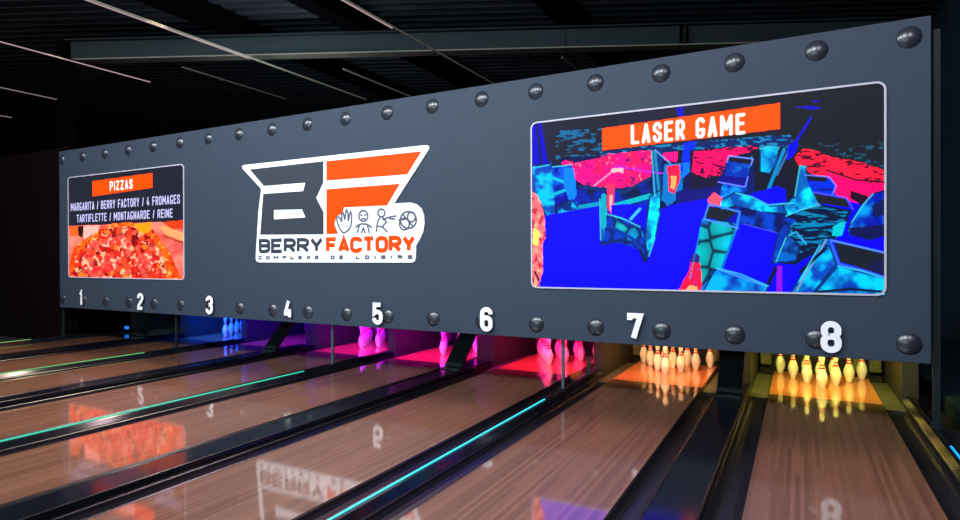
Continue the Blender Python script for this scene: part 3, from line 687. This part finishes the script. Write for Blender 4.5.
icons = {
 'hand': [[(337, 218), (338.5, 224), (341, 230), (344, 233)], [(344, 233), (349, 231), (352, 225), (352.5, 215)], [(352.5, 215), (351, 211), (350, 217), (349, 221)], [(349, 221), (348.5, 212), (347, 210), (346, 215), (345.5, 220)], [(345.5, 220), (344, 213), (342.5, 213), (342.5, 221)], [(342.5, 222), (340, 217), (337, 217)]],
 'person': [arc(364, 216, 4.6, 5.5, 0, 360), [(361, 215), (363, 215.5)], [(365, 215), (367, 215)], [(362, 218.8), (366, 218.8)], [(356, 228), (360, 224), (368, 224), (372.5, 228)], [(360, 225), (358, 233)], [(368, 225), (370, 233)], [(362, 233), (364, 228), (366, 233)]],
 'player': [arc(382, 213, 3.6, 4, 0, 360), [(381, 217), (378, 222), (377, 232)], [(383, 217), (387, 222), (383, 227), (388, 232)], [(383, 220), (390, 217), (397, 216)], [(390, 219), (396, 219)], [(378, 226), (383, 227)]],
 'ball': [arc(409, 220, 8, 8.5, 0, 360, 18), arc(405, 224, 5, 6, 0, 360), arc(412, 217, 4, 5, 0, 360), [(403, 214), (414, 227)], [(399, 220), (408, 219)]],
}
for nm, pls in icons.items():
    bm = bmesh.new()
    for i, pl in enumerate(pls): ribbon(bm, [at(*p) for p in pl], 0.023, y1 - 0.0003 * (i % 3), y2)
    obj(nm + '_drawing', bm, M['ink'], logo)['label'] = 'thin dark line drawing'

# ------------------------------------------------------------------ lanes
YN, YD, YE = -3.0, 7.46, 9.0          # near end, front of the pin deck, end of the deck
GW_W, GW_N = 0.206, 0.206             # gutter width
def gutter_profile(x0, x1, n=10):
    """round channel between x0 and x1, with thickness"""
    cx, hw, dp = (x0 + x1) / 2, (x1 - x0) / 2, 0.085
    inner = [(x0, -0.004)] + [(cx - (hw - .008) * math.cos(math.pi * i / n), -0.012 - dp * math.sin(math.pi * i / n)) for i in range(n + 1)] + [(x1, -0.004)]
    return inner + [(x1, -0.118), (x0, -0.118)]
LIGHT_WORD = {1: 'dark blue green lit', 2: 'blue lit', 3: 'violet lit', 4: 'purple lit', 5: 'magenta lit', 6: 'red lit', 7: 'orange lit', 8: 'yellow lit'}
for k in range(1, 9):
    x = LX[k]
    t = tag(empty('bowling_lane', (x, 0, 0)), 'glossy wooden bowling lane below number %d, %s at the pins' % (k, LIGHT_WORD[k]), 'bowling lane', 'wooden lanes under the panel')
    bm = bmesh.new(); box(bm, 0, LANE_W, YN, YD, -0.12, 0.0); obj('lane_surface', bm, M['lane'], t)
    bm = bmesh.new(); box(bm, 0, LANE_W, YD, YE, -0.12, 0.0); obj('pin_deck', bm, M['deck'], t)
    for x0, x1 in ((-0.206, 0.0), (LANE_W, LANE_W + 0.206)):
        bm = bmesh.new(); extrude_profile(bm, gutter_profile(x0, x1), YN, YD); obj('gutter', bm, M['gutter'], t, smooth=False)
        bm = bmesh.new(); box(bm, x0 + .002, x1 - .002, YD, YE, -0.12, -0.05)
        obj('pit_gutter', bm, M['pitgutter'], t)

# dividers between the lanes
def narrow_divider(cx, col, strength, label, group):
    t = tag(empty('lane_divider', (cx, 0, 0)), label, 'divider', group)
    bm = bmesh.new()
    w = 0.077
    extrude_profile(bm, [(-w, -0.12), (-w, -0.003), (-w + 0.004, 0.003), (-0.040, 0.043), (-0.034, 0.046), (0.034, 0.046), (0.040, 0.043), (w - 0.004, 0.003), (w, -0.003), (w, -0.12)], YN, 7.78)
    obj('cap', bm, M['cap'], t)
    bm = bmesh.new(); box(bm, -0.009, 0.009, YN, 5.88, 0.0465, 0.054, 0.003)
    obj('led_strip', bm, led('led_strip', col, strength), t)
    bm = bmesh.new(); box(bm, -0.012, 0.012, 5.885, 7.6, 0.0465, 0.054, 0.003); obj('rubber_strip', bm, M['gutter'], t)
    return t
DG = 'thin dividers with a light strip'
narrow_divider(LX[7] - GAP_N / 2, (0.035, 0.80, 0.90), 1.15, 'narrow black divider with a bright cyan light strip between lanes 6 and 7', DG)
narrow_divider(LX[5] - GAP_N / 2, (0.04, 0.85, 0.58), 0.95, 'narrow black divider with a turquoise light strip between lanes 4 and 5', DG)
narrow_divider(LX[3] - GAP_N / 2, (0.14, 0.75, 0.22), 0.85, 'narrow black divider with a green light strip between lanes 2 and 3', DG)
narrow_divider(LX[1] - GAP_N / 2, (0.28, 0.72, 0.20), 0.8, 'narrow divider with a yellow green light strip left of lane 1', DG)
narrow_divider(LX[8] + LANE_W + GAP_N / 2, (0.0, 0.42, 1.0), 1.1, 'narrow black divider with a blue light strip right of lane 8', DG)
for k in (7, 5, 3, 1):
    cx = LX[k] + LANE_W + GAP_W / 2
    t = tag(empty('lane_divider', (cx, 0, 0)), 'broad glossy black divider with a flat top between lanes %d and %d' % (k, k + 1), 'divider', 'broad flat dividers')
    bm = bmesh.new(); w = 0.154
    extrude_profile(bm, [(-w, -0.12), (-w, 0.030), (-w + 0.006, 0.044), (-w + 0.018, 0.05), (w - 0.018, 0.05), (w - 0.006, 0.044), (w, 0.030), (w, -0.12)], YN, 7.70)
    obj('cap', bm, M['cap'], t)
    bm = bmesh.new()
    for sx in (-w + 0.010, w - 0.010): tube(bm, (sx, YN, 0.048), (sx, 7.66, 0.048), 0.009, 10)
    obj('edge_trim', bm, M['gutter'], t, smooth=True)
    # leaning brace standing on the divider
    b = tag(empty('support_brace', (cx, 6.86, 0.05)), 'dark leaning brace on the broad divider between lanes %d and %d' % (k, k + 1), 'brace', 'leaning braces on the dividers')
    bm = bmesh.new(); bar(bm, (0, 0.02, 0.035), (0, 0.84, 0.83), 0.25, 0.05, (1, 0, 0)); obj('strut', bm, M['brace'], b)
    bm = bmesh.new(); box(bm, -0.125, 0.125, -0.06, 0.10, 0.003, 0.017, 0.003); obj('foot_plate', bm, M['brace'], b)

# posts carrying the panel
POST_LAB = {7: 'thin steel post on the cyan lit divider between lanes 6 and 7', 5: 'thin steel post on the turquoise lit divider between lanes 4 and 5', 3: 'thin steel post on the green lit divider between lanes 2 and 3', 1: 'thin dark post under the left end of the panel', 9: 'tall steel post along the right edge of the panel'}
for k in (1, 3, 5, 7, 9):
    cx = LX[k] - GAP_N / 2 if k < 9 else LX[8] + LANE_W + GAP_N / 2
    r = 0.016 if k < 9 else 0.026
    top = 1.6 if k < 9 else 3.45
    t = tag(empty('support_post', (cx, 6.44, 0.054)), POST_LAB[k], 'post', 'posts carrying the panel')
    bm = bmesh.new(); box(bm, -r, r, -r, r, 0.0, top, 0.003); obj('tube', bm, M['post'] if k in (5, 7) else M['brace'], t)
    bm = bmesh.new(); box(bm, -0.045, 0.045, -0.045, 0.045, 0.0, 0.008); obj('foot_plate', bm, M['brace'], t)
bm = bmesh.new(); box(bm, LX[7] - GAP_N / 2 - 0.02, LX[7] - GAP_N / 2 + 0.02, 7.36, 7.40, 0.054, 0.27, 0.003)
tag(obj('short_post', bm, M['post']), 'short grey post behind the tall one on the cyan lit divider', 'post')

# pit: side boards, rear pads, curtain
for k in range(1, 10):
    wide = k in (2, 4, 6, 8)
    if k == 9: cx = LX[8] + LANE_W + GAP_N / 2
    else: cx = LX[k] - (GAP_W if wide else GAP_N) / 2
    w = 0.150 if wide else 0.074
    lab = 'side board of the pin pit left of lane 1' if k == 1 else 'side board of the pin pit right of lane 8' if k == 9 else 'side board of the pin pits between lanes %d and %d' % (k - 1, k)
    bm = bmesh.new(); box(bm, cx - w, cx + w, 7.82, 9.5, -0.12, 1.35, 0.004)
    tag(obj('side_board', bm, M['kick']), lab, 'partition', 'boards between the pin pits')
for k in range(1, 9):
    x = LX[k]
    t = tag(empty('pit_cushion', (x, 9.32, 0)), 'padded rear of the pin pit on the %s lane %d' % (LIGHT_WORD[k], k), 'pit cushion', 'padded pit backs')
    bm = bmesh.new()
    n = 13; xs = np.linspace(-0.19, LANE_W + 0.19, n)
    prof = [(float(xs[i]), 0.02 * (1 if i % 2 else -1)) for i in range(n)]
    a = [bm.verts.new((px, py + 0.06, -0.11)) for px, py in prof]; b = [bm.verts.new((px, py + 0.06, 1.3)) for px, py in prof]
    a2 = [bm.verts.new((px, py + 0.085, -0.11)) for px, py in prof]; b2 = [bm.verts.new((px, py + 0.085, 1.3)) for px, py in prof]
    for i in range(n - 1):
        bm.faces.new((a[i], a[i + 1], b[i + 1], b[i])); bm.faces.new((a2[i], b2[i], b2[i + 1], a2[i + 1])); bm.faces.new((b[i], b[i + 1], b2[i + 1], b2[i])); bm.faces.new((a[i], a2[i], a2[i + 1], a[i + 1]))
    bm.faces.new((a[0], b[0], b2[0], a2[0])); bm.faces.new((a[-1], a2[-1], b2[-1], b[-1]))
    obj('curtain', bm, M['curtain'], t)
    for px in (-0.10, LANE_W - 0.06, LANE_W + 0.12):
        bm = bmesh.new(); box(bm, px - 0.085, px + 0.055, -0.06, 0.02, 0.03, 0.40, 0.02); obj('pad', bm, M['pad'], t)

# ------------------------------------------------------------------ pins
PIN_PROF = [(0.0, 0.0), (0.0270, 0.0), (0.0290, 0.004), (0.0360, 0.022), (0.0450, 0.050), (0.0540, 0.080), (0.0600, 0.108), (0.0605, 0.122), (0.0585, 0.142), (0.0530, 0.165), (0.0455, 0.188), (0.0370, 0.210), (0.0295, 0.230), (0.0248, 0.248), (0.0229, 0.262), (0.0235, 0.278), (0.0258, 0.298), (0.0292, 0.318), (0.0318, 0.336), (0.0323, 0.346), (0.0305, 0.360), (0.0240, 0.373), (0.0130, 0.3795), (0.0, 0.381)]
def pin_r(z):
    for (r0, z0), (r1, z1) in zip(PIN_PROF[1:], PIN_PROF[2:]):
        if z0 <= z <= z1: return r0 + (r1 - r0) * (z - z0) / (z1 - z0 + 1e-9)
    return 0.02
pin0 = None
POS = [('head pin', 0, 0), ('left pin of the second row', -.1524, .264), ('right pin of the second row', .1524, .264), ('left pin of the third row', -.3048, .528), ('middle pin of the third row', 0, .528), ('right pin of the third row', .3048, .528), ('leftmost pin of the back row', -.457, .792), ('second pin from the left in the back row', -.1524, .792), ('second pin from the right in the back row', .1524, .792), ('rightmost pin of the back row', .457, .792)]
PIN_COL = {2: 'blue', 3: 'violet', 4: 'purple', 5: 'magenta', 6: 'pink', 7: 'warm white', 8: 'yellowish'}
PINS = {2: (0, 1, 3, 6), 4: range(10), 5: range(10), 6: range(10), 7: range(10), 8: range(10)}
def make_pin():
    t = empty('bowling_pin')
    bm = bmesh.new(); lathe(bm, PIN_PROF, 28); obj('body', bm, M['pin'], t, smooth=True)
    for z0, z1 in ((0.226, 0.246), (0.262, 0.280)):
        bm = bmesh.new(); zs = np.linspace(z0, z1, 5)
        lathe(bm, [(pin_r(float(zs[0])) - 0.002, float(zs[0]))] + [(pin_r(float(z)) + 0.0009, float(z)) for z in zs] + [(pin_r(float(zs[-1])) - 0.002, float(zs[-1]))], 28)
        obj('neck_stripe', bm, M['pinred'], t, smooth=True)['label'] = 'red stripe around the neck'
    return t
for k, idx in PINS.items():
    for i in idx:
        if pin0 is None: p = pin0 = make_pin()
        else:
            p = pin0.copy(); COL.objects.link(p)
            for ch in pin0.children:
                q = ch.copy(); COL.objects.link(q); q.parent = p
        nm, dx, dy = POS[i]
        p.location = (LX[k] + LANE_W / 2 + dx, 8.07 + dy, 0.0)
        p.rotation_euler = (0, 0, random.uniform(0, 6.28))
        tag(p, '%s bowling pin, %s on lane %d' % (PIN_COL[k], nm, k), 'bowling pin', 'bowling pins on lane %d' % k)

# small blue marker light in the pit of lane 1, and walkway at the right
x, z = at(125, 327.5, 7.6)
bm = bmesh.new(); box(bm, max(x - 0.11, -12.54), x + 0.11, 7.58, 7.62, z - 0.03, z + 0.03, 0.004)
mk = empty('marker_light')
obj('lit_bar', bm, led('blue_marker', (0.02, 0.22, 1.0), 1.0), mk)
bm = bmesh.new(); box(bm, x - 0.012, x + 0.012, 7.60, 7.615, -0.0495, z - 0.036); obj('stem', bm, M['gutter'], mk)
tag(mk, 'small glowing blue bar beside the pit of lane 1', 'light')
WX = LX[8] + LANE_W + GAP_N + 0.03
bm = bmesh.new(); box(bm, WX, 2.7, YN, 17.9, -0.12, 0.05, 0.01)
structure(obj('floor_walkway', bm, M['wallblue']), 'dark walkway right of lane 8', 'walkway')

# ------------------------------------------------------------------ lights
def area(name, loc, target, size, size_y, power, col, spread=180):
    l = bpy.data.lights.new(name, 'AREA'); l.shape = 'RECTANGLE'; l.size = size; l.size_y = size_y
    l.energy = power; l.color = col; l.spread = math.radians(spread)
    o = bpy.data.objects.new(name, l); COL.objects.link(o); o.location = loc
    o.rotation_euler = (Vector(target) - Vector(loc)).to_track_quat('-Z', 'Y').to_euler()
    return o
# row of lamps over the approach, out of the frame
for x, pw, col in ((2.0, 150, (0.95, 0.90, 1.0)), (-1.6, 300, (0.86, 0.92, 1.0)), (-5.2, 370, (0.84, 0.94, 1.0)), (-8.8, 370, (0.88, 0.95, 1.0)), (-12.4, 190, (0.95, 0.95, 1.0))):
    area('approach_lamp', (x, 0.3, 6.4), (x - 0.4, 6.35, 1.2), 1.7, 1.2, pw * 1.10, col)
area('panel_fill', (-4.5, -2.5, 2.6), (-4.5, 6.35, 1.0), 8.0, 0.8, 120, (0.62, 0.86, 1.0), 120)  # added bluish fill without a real source; lifts the lower panel and rivets
# downlights above the panel, washing the lanes in front of it
for x, pw, col in ((-12.5, 200, (1.0, 0.74, 0.50)), (-9.0, 200, (1.0, 0.78, 0.55)), (-5.5, 200, (1.0, 0.80, 0.66)), (-2.0, 130, (1.0, 0.70, 0.78)), (1.0, 70, (1.0, 0.66, 0.50))):
    area('lane_lamp', (x, 6.85, 5.9), (x, 3.6, 0), 3.4, 0.30, pw * 0.33, col, 58)
area('side_lamp', (-18, 2.5, 3.6), (-18, 6.6, 1.2), 1.5, 0.5, 10, (1.0, 0.35, 0.2))
area('roof_fill', (-9.2, 8.4, 4.8), (-9.6, 8.9, 7), 2.0, 0.6, 45, (0.80, 0.90, 1.0))  # added light without a fixture, brightens the roof ribs and beam flange
# pinsetter lights behind the panel
PIT = {1: ((0.0, 0.25, 0.35), 3), 2: ((0.0, 0.06, 1.0), 80), 3: ((0.06, 0.0, 1.0), 60), 4: ((0.45, 0.0, 1.0), 40), 5: ((0.8, 0.0, 0.9), 34), 6: ((1.0, 0.012, 0.30), 26), 7: ((1.0, 0.54, 0.20), 22), 8: ((1.0, 0.90, 0.15), 20)}
for k, (col, pw) in PIT.items():
    area('pin_light', (LX[k] + LANE_W / 2, 7.45, 1.10), (LX[k] + LANE_W / 2, 8.40, 0.05), 0.95, 0.14, pw, col, 130)

w = bpy.data.worlds.new('world'); SC.world = w; w.use_nodes = True
w.node_tree.nodes['Background'].inputs[0].default_value = (0.35, 0.45, 0.75, 1)
w.node_tree.nodes['Background'].inputs[1].default_value = 0.01
vs = SC.view_settings; vs.view_transform = 'Standard'; vs.look = 'None'; vs.exposure = 0.0; vs.gamma = 1.0; vs.use_curve_mapping = False
